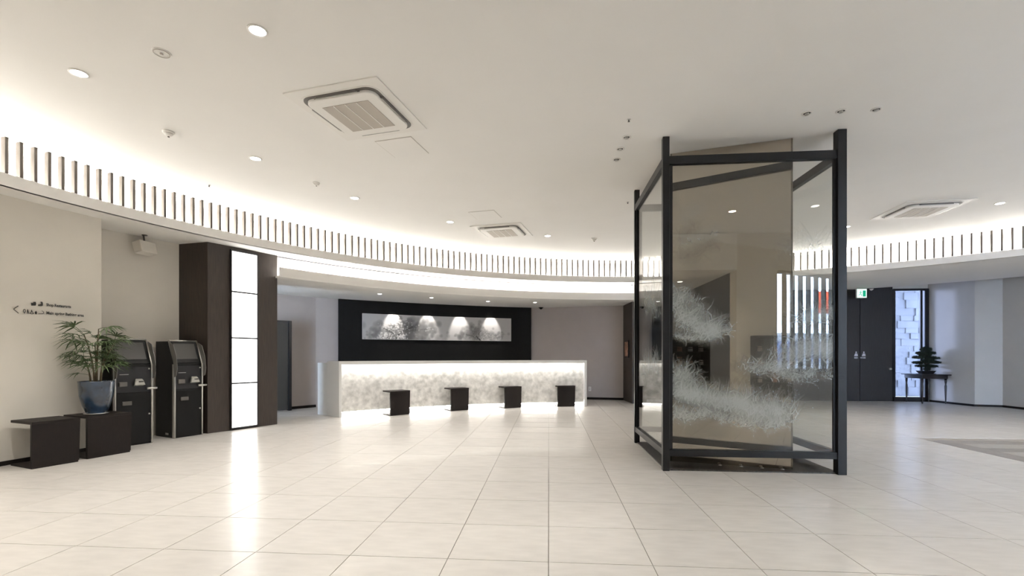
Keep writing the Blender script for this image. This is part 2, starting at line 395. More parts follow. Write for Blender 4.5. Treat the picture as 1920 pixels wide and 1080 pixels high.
tag(far.build('tile', M['tile'], flo), kind='stuff')
# dark stone inlay with a border of strips and a lighter centre
inl = struct(MB().prism([tuple(MAT0), tuple(MAT0+E1*4.2), tuple(MAT0+E1*4.2-E2*3.0), tuple(MAT0-E2*3.0)], -.005, -.001).build('trim_5', M['grout']))
def strip(a0, a1, b0, b1, m):
    q = [MAT0+E1*a+E2*b for a, b in ((a0+.003, -b1+.003), (a1-.003, -b1+.003), (a1-.003, -b0-.003), (a0+.003, -b0-.003))]
    MB().prism([tuple(k) for k in q], -.002, .002).build('plank', m, inl)
for k in range(7):
    strip(.0+k*.6, .6+k*.6, 0, .26, M['darktile'])
for k in range(5): strip(0, .26, .26+k*.54, .26+(k+1)*.54, M['darktile'])
for r_ in range(5):
    y0 = .26+r_*.54
    for k in range(6):
        m = M['midtile'] if r_ in (0, 2, 4) else M['darktile']
        strip(.26+k*.65, .26+(k+1)*.65, y0, y0+.30, M['midtile'])
        strip(.26+k*.65, .26+(k+1)*.65, y0+.30, y0+.54, m if r_ else M['darktile'])

# ------------------------------------------------------------------ lantern column of dark wood
CA, CB = Vector((-4.73, 7.30)), Vector((-4.145, 8.30))
cdv = (CB-CA).normalized(); cn = Vector((cdv.y, -cdv.x))
col = struct(MB().prism([tuple(CA), tuple(CB), (-4.9, 8.70), (-5.45, 8.1), (-5.36, 7.47)], 0, ZS).build('wall_column', M['wood'], bevel=.004))
lan = thing('light_column', 'tall white glowing paper panel set in the dark wood column, four stacked squares', 'wall light', (*(CA+cdv*.565+cn*.0), 0), math.degrees(math.atan2(cdv.y, cdv.x)))
hw = .212
for z0, z1 in ((.045, .752), (.768, 1.492), (1.508, 2.242), (2.258, 2.905)):
    MB().box(-hw, hw, -.022, 0, z0, z1).build('light_panel', M['lantern'], lan)
for z in (.03, .76, 1.50, 2.25, 2.92): MB().box(-hw-.015, hw+.015, -.035, 0, z-.011, z+.011).build('crossbar', M['frame'], lan)
for x in (-hw-.008, hw+.008): MB().box(x-.009, x+.009, -.035, 0, .02, 2.93).build('stile', M['frame'], lan)

# ------------------------------------------------------------------ dark glass door left of the desk
gd = struct(MB().bar((-4.93, 10.40, 0), (-4.93, 10.40, 1.98), .10, .06, (.6, .8, 0)).build('door_3', M['frame']))
MB().bar((-5.55, 9.70, 1.955), (-4.93, 10.40, 1.955), .06, .05).build('head_frame', M['frame'], gd)
MB().bar((-5.55, 9.70, .98), (-4.95, 10.38, .98), .03, 1.92).build('door_panel', M['screen'], gd)

# ------------------------------------------------------------------ picture on the black wall
def paint_picture():
    NX, NY = 520, 86
    a0 = hit_circle(680, 610, BC, BR-.05)[0]; a1 = hit_circle(958, 610, BC, BR-.05)[0]
    z0, z1 = 1.625, 2.25; W = math.radians(a0-a1)*BR
    yy, xx = np.mgrid[0:NY+1, 0:NX+1]; X = xx/NX*W; Z = yy/NY*(z1-z0)
    rs = np.random.RandomState(4)
    col = np.full(X.shape, .62)+.05*np.sin(X*1.1)
    def cloud(cx, cz, sx, sz, n, val, rmin, rmax, al):
        nonlocal col
        for _ in range(n):
            px, pz = cx+rs.randn()*sx, cz+rs.randn()*sz; r = rs.uniform(rmin, rmax)
            i0, i1 = int(max(0, (px-r)/W*NX)), int(min(NX, (px+r)/W*NX)+1)
            if i0 >= i1: continue
            sub = (slice(None), slice(i0, i1))
            mask = np.clip(1-((X[sub]-px)**2+(Z[sub]-pz)**2)/(r*r), 0, 1)*al
            col[sub] = col[sub]*(1-mask)+(val+rs.randn()*.03)*mask
    s = W/1370.0
    cloud(420*s, .25, 90*s, .15, 130, .15, .05, .13, .5)      # left tree crown
    cloud(290*s, .20, 110*s, .13, 110, .20, .04, .12, .5)
    cloud(560*s, .30, 60*s, .10, 50, .22, .04, .09, .5)
    cloud(150*s, .10, 70*s, .08, 50, .24, .03, .08, .5)
    cloud(500*s, .12, 40*s, .04, 16, .24, .03, .06, .5)
    for bx, bz, tx, tz, wd in ((270, 0, 330, .2, .03), (330, .2, 430, .33, .02), (300, .1, 180, .28, .018), (330, .2, 600, .3, .012), (250, 0, 150, .12, .015)):
        for q in np.linspace(0, 1, 40): cloud((bx+(tx-bx)*q)*s, bz+(tz-bz)*q, .004, .004, 1, .07, wd, wd*1.2, .6)
    cloud(270*s, .45, 40*s, .10, 120, .75, .012, .028, .8)
    cloud(330*s, .09, 30*s, .05, 70, .8, .012, .026, .8)
    cloud(190*s, .09, 40*s, .05, 70, .8, .012, .026, .8)
    cloud(300*s, .28, 110*s, .13, 110, .6, .01, .024, .7)
    cloud(1030*s, .24, 60*s, .11, 100, .20, .03, .09, .5)     # right tree
    cloud(930*s, .14, 60*s, .06, 60, .22, .03, .08, .5)
    cloud(1180*s, .14, 70*s, .07, 80, .24, .03, .08, .5)
    for bx, bz, tx, tz, wd in ((1070, 0, 1030, .1, .022), (1030, .1, 930, .16, .012), (1030, .1, 1080, .3, .012)):
        for q in np.linspace(0, 1, 30): cloud((bx+(tx-bx)*q)*s, bz+(tz-bz)*q, .004, .004, 1, .07, wd, wd*1.2, .6)
    cloud(1150*s, .10, 70*s, .05, 120, .50, .010, .022, .8)
    cloud(1050*s, .24, 60*s, .09, 70, .38, .010, .02, .7)
    col = np.clip(col, .03, .85)
    vs_ = []; cols = []
    for j in range(NY+1):
        for i in range(NX+1):
            a = math.radians(a0+(a1-a0)*i/NX); r = BR-.055
            vs_.append((BC[0]+r*math.cos(a), BC[1]+r*math.sin(a), z0+(z1-z0)*j/NY)); c = col[j, i]; cols += [c*1.0, c*.97, c*.96, 1]
    fs = [(j*(NX+1)+i, j*(NX+1)+i+1, (j+1)*(NX+1)+i+1, (j+1)*(NX+1)+i) for j in range(NY) for i in range(NX)]
    me = bpy.data.meshes.new('canvas'); me.from_pydata(vs_, [], fs); ca = me.color_attributes.new('Col', 'FLOAT_COLOR', 'POINT'); ca.data.foreach_set('color', cols)
    me.materials.append(M['print'])
    mid = math.radians((a0+a1)/2)
    t = thing('wall_picture', 'long grey panoramic picture of two blossoming trees on the black wall behind the desk', 'picture', (0, 0, 0))
    cv = bpy.data.objects.new('canvas', me); C.objects.link(cv); cv.parent = t
    MB().arc(BC, BR-.052, BR-.018, z0-.006, z1+.006, a0+.02, a1-.02, 24).build('backing', M['white'], t)
    return a0, a1
pa0, pa1 = paint_picture()

# ------------------------------------------------------------------ reception desk
DC, DR = (1.911, 3.290), 7.931
DA0, DA1 = 131.9, 90.9
desk = thing('reception_desk', 'long curved white reception desk with glowing silver front', 'reception desk', (0, 0, 0))
MB().arc(DC, DR, DR+.34, 1.08, 1.10, DA0, DA1, 60).arc(DC, DR, DR+.022, 1.032, 1.08, DA0, DA1, 60).build('desktop', M['desk'], desk)
MB().arc(DC, DR+.34, DR+.85, .74, .78, DA0-.4, DA1+.4, 60).build('work_surface', M['desk'], desk)
MB().arc(DC, DR+.14, DR+.20, .085, 1.079, DA0-.37, DA1+.37, 60).build('front_panel', M['silver'], desk)
MB().arc(DC, DR+.22, DR+.34, 0, .085, DA0-.5, DA1+.5, 60).build('plinth', M['desk'], desk)
MB().arc(DC, DR+.045, DR+.08, 1.062, 1.076, DA0-.5, DA1+.5, 60).build('light_strip', M['deskled'], desk)
MB().arc(DC, DR+.15, DR+.18, .062, .080, DA0-.5, DA1+.5, 60).build('light_strip', M['deskled'], desk)
def dpt(a, r): return Vector((DC[0]+r*math.cos(math.radians(a)), DC[1]+r*math.sin(math.radians(a))))
pL = dpt(DA0, DR-.002); dv = Vector((-.78, .63)).normalized(); tv = Vector((dv.y, -dv.x))*-1
tv = Vector((.74, .67)).normalized()
def pan(p, d, t, l, wd, z0, z1, nm): MB().prism([tuple(p), tuple(p+t*wd), tuple(p+t*wd+d*l), tuple(p+d*l)], z0, z1).build(nm, M['desk'], desk, bevel=.006)
pan(pL, dv, tv, .44, .055, 0, 1.102, 'end_panel')
pan(pL+dv*.44, dv, tv, .37, .055, 0, 1.065, 'end_panel')
pR = dpt(DA1, DR-.002); pan(pR, Vector((0, 1)), Vector((-1, 0)), .85, .06, 0, 1.102, 'end_panel')

# ------------------------------------------------------------------ stools
def make_stool(label, group, loc, rz, wd=.42, dp=.45, h=.495):
    t = thing('bench_stool', label, 'stool', loc, rz, group)
    MB().box(0, wd, 0, dp, h-.028, h).build('seat', M['stool'], t, bevel=.003)
    pn = MB(); pn.add([(0, 0, .018), (wd-.012, 0, .018), (wd-.012, .035, .018), (0, .035, .018), (0, .0, h-.028), (wd-.002, .0, h-.028), (wd-.002, .035, h-.028), (0, .035, h-.028)],
                      [[0, 3, 2, 1], [4, 5, 6, 7], [0, 1, 5, 4], [1, 2, 6, 5], [2, 3, 7, 6], [3, 0, 4, 7]]).build('side_panel', M['stool'], t, bevel=.002)
    MB().box(0, wd-.02, 0, dp, 0, .018).build('base', M['stool'], t, bevel=.002)
    return t
g1 = 'stools in front of the reception desk'
for (px, py, rz, lb) in ((732.3, 780, 42, 'dark C-shaped stool at the left end of the desk front'),
                         (845.7, 771, 34, 'dark C-shaped stool, second from the left along the desk'),
                         (946.7, 766, 29, 'dark C-shaped stool, third from the left along the desk'),
                         (1045.7, 762.7, 13, 'dark C-shaped stool nearest the right end of the desk')):
    make_stool(lb, g1, (*fl(px, py), 0), rz, .445, .34)
g2 = 'stools by the left wall'
make_stool('dark C-shaped stool with empty seat at far left below the wall sign', g2, (-5.11, 5.00, 0), 67, .42, .45, .50)
make_stool('dark C-shaped stool carrying the blue plant pot', g2, (-4.96, 5.49, 0), 70, .47, .46, .50)

# ------------------------------------------------------------------ kiosks
def make_kiosk(label, x, y, rz, wd):
    t = thing('payment_kiosk', label, 'kiosk', (x, y, 0), rz, 'payment kiosks by the left wall')
    kz, tz, ty, dp = 1.085, 1.435, .155, .50
    b = MB(); sec = [(.012, 0), (.012, kz), (ty+.012, tz-.01), (dp, tz-.01), (dp, 0)]
    n = len(sec); vs_ = [(.012, yy, zz) for yy, zz in sec]+[(wd-.012, yy, zz) for yy, zz in sec]
    b.add(vs_, [list(range(n)), list(range(n, 2*n))[::-1]]+[[i, n+i, n+(i+1) % n, (i+1) % n] for i in range(n)])
    b.build('body', M['kiosk'], t, bevel=.004)
    for xx in (.012, wd-.012):
        f = MB().tube([(xx, .0, .005), (xx, .0, kz), (xx, ty, tz)], .0125, 10).build('frame_rail', M['chrome'], t)
    MB().tube([(.012, ty, tz), (wd-.012, ty, tz)], .0125, 10).build('frame_rail', M['chrome'], t)
    MB().box(-.004, .010, .0, .035, .005, kz).build('edge_strip', M['chrome'], t)
    def sl(x0, x1, s0, s1, off, nm, m, par=t):       # plate on the sloping face; s = 0 at the knee, 1 at the top
        L = Vector((ty, tz-kz)); nn = Vector((-L.y, L.x)).normalized()
        mb = MB(); vs_ = []
        for o_ in (0.0, off):
            for s_, xx in ((s0, x0), (s0, x1), (s1, x1), (s1, x0)): q = Vector((.012, kz))+L*s_+nn*o_; vs_.append((xx, q.x, q.y))
        mb.add(vs_, [[0, 3, 2, 1], [4, 5, 6, 7], [0, 1, 5, 4], [1, 2, 6, 5], [2, 3, 7, 6], [3, 0, 4, 7]]); return mb.build(nm, m, par)
    bz = sl(.03, wd-.03, .04, .96, .012, 'bezel', M['kiosk'])
    sl(.06, wd-.06, .20, .86, .016, 'screen', M['screen'], bz)
    for xx in (.004, wd-.004):                        # privacy shields
        prof = [(.03, .88), (-.06, .92), (-.085, 1.02), (-.06, 1.20), (.02, 1.37), (.12, 1.41), (.12, 1.36), (.0, 1.08)]
        mb = MB(); n = len(prof); mb.add([(xx-.003, a, b_) for a, b_ in prof]+[(xx+.003, a, b_) for a, b_ in prof],
                                         [list(range(n)), list(range(n, 2*n))[::-1]]+[[i, n+i, n+(i+1) % n, (i+1) % n] for i in range(n)])
        mb.build('side_shield', SHIELD, t)
    MB().box(.02, wd-.02, .004, .014, .72, 1.06).build('upper_panel', M['frame'], t, bevel=.003)
    MB().box(.02, wd-.02, .002, .014, .02, .70).build('lower_door', M['kiosk'], t, bevel=.003)
    MB().box(.06, .16, -.012, .006, .955, .963).build('card_slot', M['chrome'], t)
    kp = MB().add([(.22, 0, .80), (.33, 0, .80), (.33, -.07, .815), (.20, -.07, .815), (.24, 0, .90), (.32, 0, .90), (.325, -.035, .875), (.235, -.035, .875)],
                      [[0, 3, 2, 1], [4, 5, 6, 7], [0, 1, 5, 4], [1, 2, 6, 5], [2, 3, 7, 6], [3, 0, 4, 7]]).build('keypad', M['plastic'], t, bevel=.006)
    MB().box(.262, .31, -.058, -.03, .856, .866).build('key_row', M['dark'], kp)
    MB().box(.05, .14, -.03, .006, .80, .86).build('coin_tray', M['vane'], t, bevel=.006)
    MB().box(.09, .20, -.012, .006, .545, .60).build('receipt_slot', M['vane'], t, bevel=.006)
    MB().tube([(wd-.085, -.03, .76), (wd+.035, -.03, .765)], .017, 10).build('handle', M['chrome'], t)
    for z in (1.03, .41): MB().tube([(wd-.045, .006, z), (wd-.045, -.008, z)], .011, 10).build('lock', M['chrome'], t)
    MB().box(wd*.0-.0, .001, .14, .22, .04, .07).build('rating_plate', M['plastic'], t)
    return t
SHIELD = mat('smoked shield', (.16, .155, .145), .25)
kd = Vector((.447, .894))
make_kiosk('black self-service kiosk beside the potted plant, nearer one', -5.0-.45*.447, 6.54-.45*.894, 63.4, .45)
make_kiosk('black self-service kiosk beside the wood column, farther one', -4.937, 6.86, 63.4, .41)

# ------------------------------------------------------------------ potted palm
pp = thing('potted_palm', 'green lady palm in a blue glazed pot standing on a dark stool', 'potted plant', (-5.12, 5.79, .5))
MB().lathe([(.02, 0), (.095, 0), (.10, .012), (.135, .10), (.163, .22), (.172, .33), (.175, .385), (.178, .40), (.163, .40), (.158, .36), (.02, .355)], 32).build('pot', M['pot'], pp)
MB().lathe([(.12, -.0), (.125, .006)], 24).build('saucer', M['chrome'], pp)
MB().lathe([(.01, .360), (.155, .362), (.155, .368), (.01, .372)], 24).build('soil', M['soil'], pp)
rs = random.Random(11); tips = []
for k in range(6):
    a = k*1.05+.3; r0 = rs.uniform(.02, .07); top = rs.uniform(.66, 1.04); lean = rs.uniform(.04, .15)
    pts = [(r0*math.cos(a)+lean*q*q*math.cos(a), r0*math.sin(a)+lean*q*q*math.sin(a), .36+(top-.36)*q) for q in (0, .25, .5, .75, 1)]
    MB().tube(pts, [.011, .010, .008, .007, .005], 7).build('stem', M['stem'], pp); tips.append((pts, a))
def leaf_mesh(k):
    mb = MB(); r_ = random.Random(k)
    n = 6+k % 3; pet = .13
    mb.tube([(0, 0, 0), (pet*.5, 0, .015), (pet, 0, .02)], .003, 5)
    for i in range(n):
        a = math.radians(-75+150*i/(n-1)); L = r_.uniform(.13, .22); w_ = .0085
        d = Vector((math.cos(a), math.sin(a), 0)); s_ = Vector((-d.y, d.x, 0)); base = Vector((pet, 0, .02))
        P = [base+d*L*q+Vector((0, 0, .02*math.sin(q*2)-.09*q*q)) for q in (0, .3, .65, 1)]
        ws = [.003, w_, w_*.75, .0008]
        vs_ = []
        for p, ww in zip(P, ws): vs_ += [p-s_*ww+Vector((0, 0, ww*.3)), p, p+s_*ww+Vector((0, 0, ww*.3))]
        fs = []
        for j in range(3): fs += [[3*j, 3*j+1, 3*j+4, 3*j+3], [3*j+1, 3*j+2, 3*j+5, 3*j+4]]
        mb.add(vs_, fs)
    return mb.mesh('leaf', M['leaf'])
lms = [leaf_mesh(k) for k in range(5)]
for pts, a in tips:
    for k in range(11):
        q = rs.uniform(.30, 1.0) if k else 1.0; i = min(3, int(q*4)); f = q*4-i
        p = Vector(pts[i]).lerp(Vector(pts[i+1]), f)
        lf = bpy.data.objects.new('leaf', lms[rs.randrange(5)]); C.objects.link(lf); lf.parent = pp
        lf.location = p; az = a+rs.uniform(-1.9, 1.9)
        lf.rotation_euler = (rs.uniform(-.4, .4), rs.uniform(-.75, .1), az); lf.scale = [rs.uniform(.75, 1.1)]*3
        # keep clear of the wall behind
        wv = Vector((pp.location.x+p.x+.28*math.cos(az)-RC[0], pp.location.y+p.y+.28*math.sin(az)-RC[1]))
        if wv.length > W1-.02: lf.rotation_euler[2] = az+math.pi

# ------------------------------------------------------------------ wayfinding sign on the left wall
sg = thing('wall_sign', 'black arrow, pictograms and two lines of lettering on the left wall', 'sign', (0, 0, 0))
RS = W1-.010
def sgpt(px, py):
    a, z = hit_circle(px, py, RC, RS); return a, z
def onwall(a, z, d=0.0): r = RS-d; return (RC[0]+r*math.cos(math.radians(a)), RC[1]+r*math.sin(math.radians(a)), z)
def sline(pts, w_, name='arrow'):                # pts in (arc metres, z) -> flat stroke
    mb = MB()
    for (s0, z0), (s1, z1) in zip(pts, pts[1:]):
        d = Vector((s1-s0, z1-z0)); n = Vector((-d.y, d.x)).normalized()*w_/2
        q = [(s0+n.x, z0+n.y), (s1+n.x, z1+n.y), (s1-n.x, z1-n.y), (s0-n.x, z0-n.y)]
        mb.add([onwall(a_ref-math.degrees(s/RS), z) for s, z in q], [[0, 1, 2, 3]])
    return mb.build(name, M['ink'], sg, fix=False)
a_ref, z_ref = sgpt(30, 579)
def S(px, py): a, z = sgpt(px, py); return (math.radians(a_ref-a)*RS, z)
sline([S(34.5, 573.5), S(25.3, 579.5), S(35, 587.5)], .008)
def blob(pts, name='icon'):
    q = [S(*p) for p in pts]
    MB().add([onwall(a_ref-math.degrees(s/RS), z) for s, z in q], [list(range(len(q)))]).build(name, M['ink'], sg, fix=False)
blob([(58, 567.5), (62, 568), (62.5, 566), (67, 566), (68, 569.5), (67, 573), (58.5, 573)])
blob([(75.5, 566), (79, 565.5), (80.5, 568), (80.5, 573), (78, 574), (71.5, 573.5), (71.5, 571), (75, 570.5), (77, 569)])
sline([S(44, 581), S(46.5, 579.5), S(48, 583), S(46, 587.5), S(44, 584), S(44, 581)], .006, 'icon')
sline([S(51, 588), S(51.8, 580), S(54, 588.3)], .007, 'icon')
sline([S(55.5, 587.5), S(59, 585), S(59.2, 581), S(60.5, 585), S(63, 587.5), S(60, 589), S(55.5, 587.5)], .006, 'icon')
blob([(67.5, 582.5), (69.5, 586), (68.5, 589.5), (66.3, 589.3), (65, 586)])
sline([S(72, 588.5), S(80, 588.6), S(82, 587), S(81, 584), S(78, 582.5)], .005, 'icon')
def sign_text(s, px0, px1, py0, cap, bold):
    s0, z0 = S(px0, py0); s1, z1 = S(px1, py0)
    me = text_mesh(s, 1.0, 'LEFT', 0); wdt = max(v.co.x for v in me.vertices)
    k = (s1-s0)/wdt
    me = text_mesh(s, 1.0, 'LEFT', .03)
    hgt = cap/.7
    for v in me.vertices: v.co = onwall(a_ref-math.degrees((s0+v.co.x*k)/RS), z0+v.co.y*hgt)
    me.materials.clear(); me.materials.append(M['ink'])
    o = bpy.data.objects.new('lettering', me); C.objects.link(o); o.parent = sg
sign_text('Shop Restaurants', 86.8, 133, 573.8, .033, 1)
sign_text('Main spring Bathing area', 86.8, 157, 589.0, .033, 1)

# ------------------------------------------------------------------ glass enclosure around the mirrored column
PFL, PFR = Vector((1.62, 4.958)), Vector((3.352, 4.802)); PBL, PBR = Vector((1.737, 6.54)), Vector((3.46, 6.40))
ge = thing('glass_enclosure', 'tall black framed glass box with etched pine branches around the mirrored column', 'glass enclosure', (2.54, 5.67, 0))
ge_o = Vector((2.54, 5.67))
def loc(p): return p-ge_o
ex = (PFR-PFL).normalized(); rz_ = math.atan2(ex.y, ex.x)
for p, s_ in ((PFL, .068), (PFR, .086), (PBL, .068), (PBR, .068)):
    q = loc(p); mb = MB(); a = Vector((math.cos(rz_), math.sin(rz_)))*s_/2; b = Vector((-a.y, a.x))
    mb.prism([tuple(q-a-b), tuple(q+a-b), tuple(q+a+b), tuple(q-a+b)], 0, ZC-.002).build('post', M['metal'], ge, bevel=.003)
sides = ((PFL, PFR, 'front'), (PFR, PBR, 'right'), (PBR, PBL, 'back'), (PBL, PFL, 'left'))
def etch(pa, pb, clusters, par, off):
    """needle strokes accumulated on a fine grid lying on the pane"""
    pa, pb = loc(pa), loc(pb); L = (pb-pa).length; d = (pb-pa)/L; n = Vector((d.y, -d.x)); ST = .0052
    s0 = min(c['bx'][0] for c in clusters); s1 = max(c['bx'][1] for c in clusters); z0 = min(c['bx'][2] for c in clusters); z1 = max(c['bx'][3] for c in clusters)
    nx = int((s1-s0)/ST)+1; nz = int((z1-z0)/ST)+1; img = np.zeros((nz+1, nx+1)); rs_ = np.random.RandomState(5)
    for c in clusters:
        for _ in range(int(c['n']*1.5)):
            k = rs_.rand(); path = c['path']; m_ = k*(len(path)-1); i = min(int(m_), len(path)-2); f = m_-i
            bs = path[i][0]*(1-f)+path[i+1][0]*f+rs_.randn()*c['sp']; bz = path[i][1]*(1-f)+path[i+1][1]*f+rs_.randn()*c['sp']*.7
            an = math.radians(c['ang']+rs_.randn()*c['spread']+(k-.5)*c.get('fan', 0)); ln = c['len']*rs_.uniform(.4, 1.1); cv = rs_.randn()*1.1+c.get('curl', 0)
            q = np.linspace(0, 1, max(8, int(ln/.003))); aa = an+cv*q
            xs = bs+np.cumsum(np.cos(aa))*ln/len(q); zs = bz+np.cumsum(np.sin(aa))*ln/len(q)
            ii = (xs-s0)/ST; jj = (zs-z0)/ST; I = np.floor(ii).astype(int); J = np.floor(jj).astype(int)
            ok = (I >= 0) & (I < nx-1) & (J >= 0) & (J < nz-1) & (xs > .05) & (xs < L-.05); I, J, fi, fj, tp = I[ok], J[ok], (ii-np.floor(ii))[ok], (jj-np.floor(jj))[ok], (1-.75*q)[ok]*c['al']
            wd_ = 2 if rs_.rand() < .35 else 1
            for dj in range(0, 1+wd_):
                for di in range(0, 1+wd_):
                    wgt = 1.25*(1 if (wd_ == 2 and di == 1) else (fi if di else 1-fi))*(1 if (wd_ == 2 and dj == 1) else (fj if dj else 1-fj)); np.maximum.at(img, (J+dj, I+di), wgt*tp)
            if rs_.rand() < .10:                    # soft frosted ground under the strokes
                zz, xx = np.ogrid[0:nz+1, 0:nx+1]; r = c.get('soft', .06)/ST; ci, cj = (bs-s0)/ST, (bz-z0)/ST
                i0, i1, j0, j1 = int(max(0, ci-r)), int(min(nx+1, ci+r)), int(max(0, cj-r)), int(min(nz+1, cj+r))
                if i0 < i1 and j0 < j1:
                    g = np.clip(1-((xx[:, i0:i1]-ci)**2+(zz[j0:j1]-cj)**2)/(r*r), 0, 1)*c['al']*.10
                    img[j0:j1, i0:i1] = img[j0:j1, i0:i1]+g*(1-img[j0:j1, i0:i1])
    img = np.clip(img*.80, 0, .66)
    img[:, :2] = 0; img[:, -2:] = 0; img[:2] = 0; img[-2:] = 0
    keep = (img[:-1, :-1]+img[1:, :-1]+img[:-1, 1:]+img[1:, 1:]) > .02
    jj, ii = np.nonzero(keep); idx = -np.ones(img.shape, int); used = np.zeros(img.shape, bool)
    for dj in (0, 1):
        for di in (0, 1): used[jj+dj, ii+di] = True
    uj, ui = np.nonzero(used); idx[uj, ui] = np.arange(len(uj))
    base = pa+n*off; xs = s0+ui*ST; vs_ = np.c_[base.x+d.x*xs, base.y+d.y*xs, z0+uj*ST]
    fs = np.c_[idx[jj, ii], idx[jj, ii+1], idx[jj+1, ii+1], idx[jj+1, ii]]
    me = bpy.data.meshes.new('etching'); me.from_pydata(vs_.tolist(), [], fs.tolist())
    ca = me.color_attributes.new('Col', 'FLOAT_COLOR', 'POINT'); v = img[uj, ui]; ca.data.foreach_set('color', np.c_[v, v, v, np.ones(len(v))].astype('f').ravel())
    me.materials.append(M['etched']); o = bpy.data.objects.new('etching', me); C.objects.link(o); o.parent = par
    tag(o, 'frosted white pine branch pattern', kind='stuff')
for pa, pb, sd_ in sides:
    a, b = loc(pa), loc(pb); d = (b-a).normalized(); a2 = a+d*.03; b2 = b-d*.03
    MB().bar((*a2, 3.262), (*b2, 3.262), .06, .085).build('rail', M['metal'], ge, bevel=.002)
    MB().bar((*a2, .192), (*b2, .192), .06, .070).build('rail', M['metal'], ge, bevel=.002)
    for p in (a+d*.055, b-d*.055):
        MB().bar((*p, .22), (*p, 3.225), .022, .03, (*d, 0)).build('glazing_bead', M['metal'], ge)
    g = MB().bar((*a2, 1.722), (*b2, 1.722), .008, 2.99).build('glass_pane', M['glass'], ge)
    if sd_ == 'front':
        def G(px, py): return hit_line(px, py, pa, pb)
        def CL(pix, **k):
            path = [G(*p) for p in pix]; xs = [p[0] for p in path]; zs = [p[1] for p in path]; m_ = k['len']+.15
            return dict(path=path, bx=(max(.03, min(xs)-m_), min(1.70, max(xs)+m_), min(zs)-m_, max(zs)+m_), **k)
        etch(pa, pb, [
            CL([(1262, 560), (1285, 600), (1320, 622), (1345, 618)], n=420, sp=.05, ang=62, spread=35, len=.20, al=.62, soft=.10),
            CL([(1262, 630), (1300, 636), (1340, 628), (1365, 618)], n=160, sp=.018, ang=40, spread=40, len=.12, al=.60, soft=.05),
            CL([(1262, 545), (1290, 560), (1320, 590)], n=150, sp=.04, ang=75, spread=30, len=.12, al=.45),
            CL([(1265, 735), (1300, 745), (1350, 755), (1400, 760)], n=560, sp=.05, ang=82, spread=28, len=.20, al=.60, soft=.12),
            CL([(1262, 775), (1290, 785), (1325, 775), (1370, 790), (1430, 800), (1478, 790)], n=360, sp=.035, ang=75, spread=50, len=.14, al=.52, soft=.09),
            CL([(1380, 765), (1430, 770), (1480, 775)], n=320, sp=.06, ang=88, spread=30, len=.24, al=.55, soft=.12),
            CL([(1262, 700), (1300, 715)], n=120, sp=.05, ang=80, spread=30, len=.16, al=.45, soft=.1),
            CL([(1400, 690), (1440, 692), (1475, 690)], n=170, sp=.04, ang=70, spread=50, len=.12, al=.55, soft=.07),
            CL([(1460, 680), (1500, 660), (1540, 650), (1560, 660)], n=380, sp=.07, ang=70, spread=45, len=.22, al=.50, soft=.13),
            CL([(1500, 600), (1530, 595), (1560, 590)], n=220, sp=.05, ang=70, spread=45, len=.15, al=.42, soft=.1),
            CL([(1450, 700), (1500, 705), (1560, 700)], n=200, sp=.05, ang=75, spread=45, len=.14, al=.45, soft=.09),
            ], g, .006)
        etch(pa, pb, [
            CL([(1275, 455), (1310, 452), (1345, 430)], n=110, sp=.03, ang=60, spread=60, len=.14, al=.26, soft=.09),
            CL([(1278, 430), (1290, 400), (1310, 395)], n=60, sp=.03, ang=60, spread=50, len=.12, al=.22, soft=.08),
            CL([(1495, 470), (1525, 460), (1558, 470)], n=130, sp=.05, ang=80, spread=40, len=.2, al=.25, soft=.12)], g, .006)
    if sd_ == 'left':
        etch(pb, pa, [dict(path=[(.30, 1.05), (.8, 1.1), (1.2, 1.0)], bx=(.05, 1.5, .3, 1.6), n=200, sp=.08, ang=80, spread=40, len=.25, al=.4, soft=.13),
                      dict(path=[(.4, 1.75), (1.0, 1.9)], bx=(.05, 1.5, 1.4, 2.4), n=160, sp=.10, ang=70, spread=40, len=.25, al=.4, soft=.13)], g, -.006)
q = [tuple(loc(p)+v) for p, v in ((PFL, Vector((.0, .0))), (PFR, Vector((0, 0))), (PBR, Vector((0, 0))), (PBL, Vector((0, 0))))]
MB().prism(q, .001, .012).build('base_plate', M['granite'], ge)
mc = thing('mirrored_column', 'square column clad in bronze tinted mirror inside the glass box', 'column', (0, 0, 0))
MA_, MBp = Vector((1.80, 5.346)), Vector((2.963, 4.957)); mn = Vector((.316, .949)); mt = (MBp-MA_).normalized()
MCp, MDp = MBp+mn*1.22, MA_+mn*1.22
i_ = .02
core = [tuple(p) for p in (MA_+mn*i_+mt*i_, MBp+mn*i_-mt*i_, MCp-mn*i_-mt*i_, MDp-mn*i_+mt*i_)]
MB().prism(core, .013, ZC-.003).build('core', M['metal'], mc)
for a, b, nn in ((MA_, MBp, mn), (MBp, MCp, -mt), (MCp, MDp, -mn), (MDp, MA_, mt)):
    MB().prism([tuple(a), tuple(b), tuple(b+nn*.018), tuple(a+nn*.018)], .013, ZC-.004).build('mirror_panel', M['mirror'], mc)
for k, px in enumerate((1350, 1390, 1429, 1467)):  # white discs drawn in place of glints on the dark floor
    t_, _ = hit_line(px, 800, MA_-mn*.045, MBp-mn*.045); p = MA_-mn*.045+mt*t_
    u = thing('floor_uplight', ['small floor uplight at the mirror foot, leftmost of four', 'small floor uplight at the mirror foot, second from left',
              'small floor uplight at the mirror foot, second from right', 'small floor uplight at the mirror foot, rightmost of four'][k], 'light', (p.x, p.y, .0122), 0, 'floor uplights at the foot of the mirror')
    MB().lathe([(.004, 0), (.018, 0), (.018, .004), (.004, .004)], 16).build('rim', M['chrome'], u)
    MB().lathe([(.0, .0045), (.012, .0045), (.012, .006), (.0, .006)], 12).build('lens', M['white'], u)

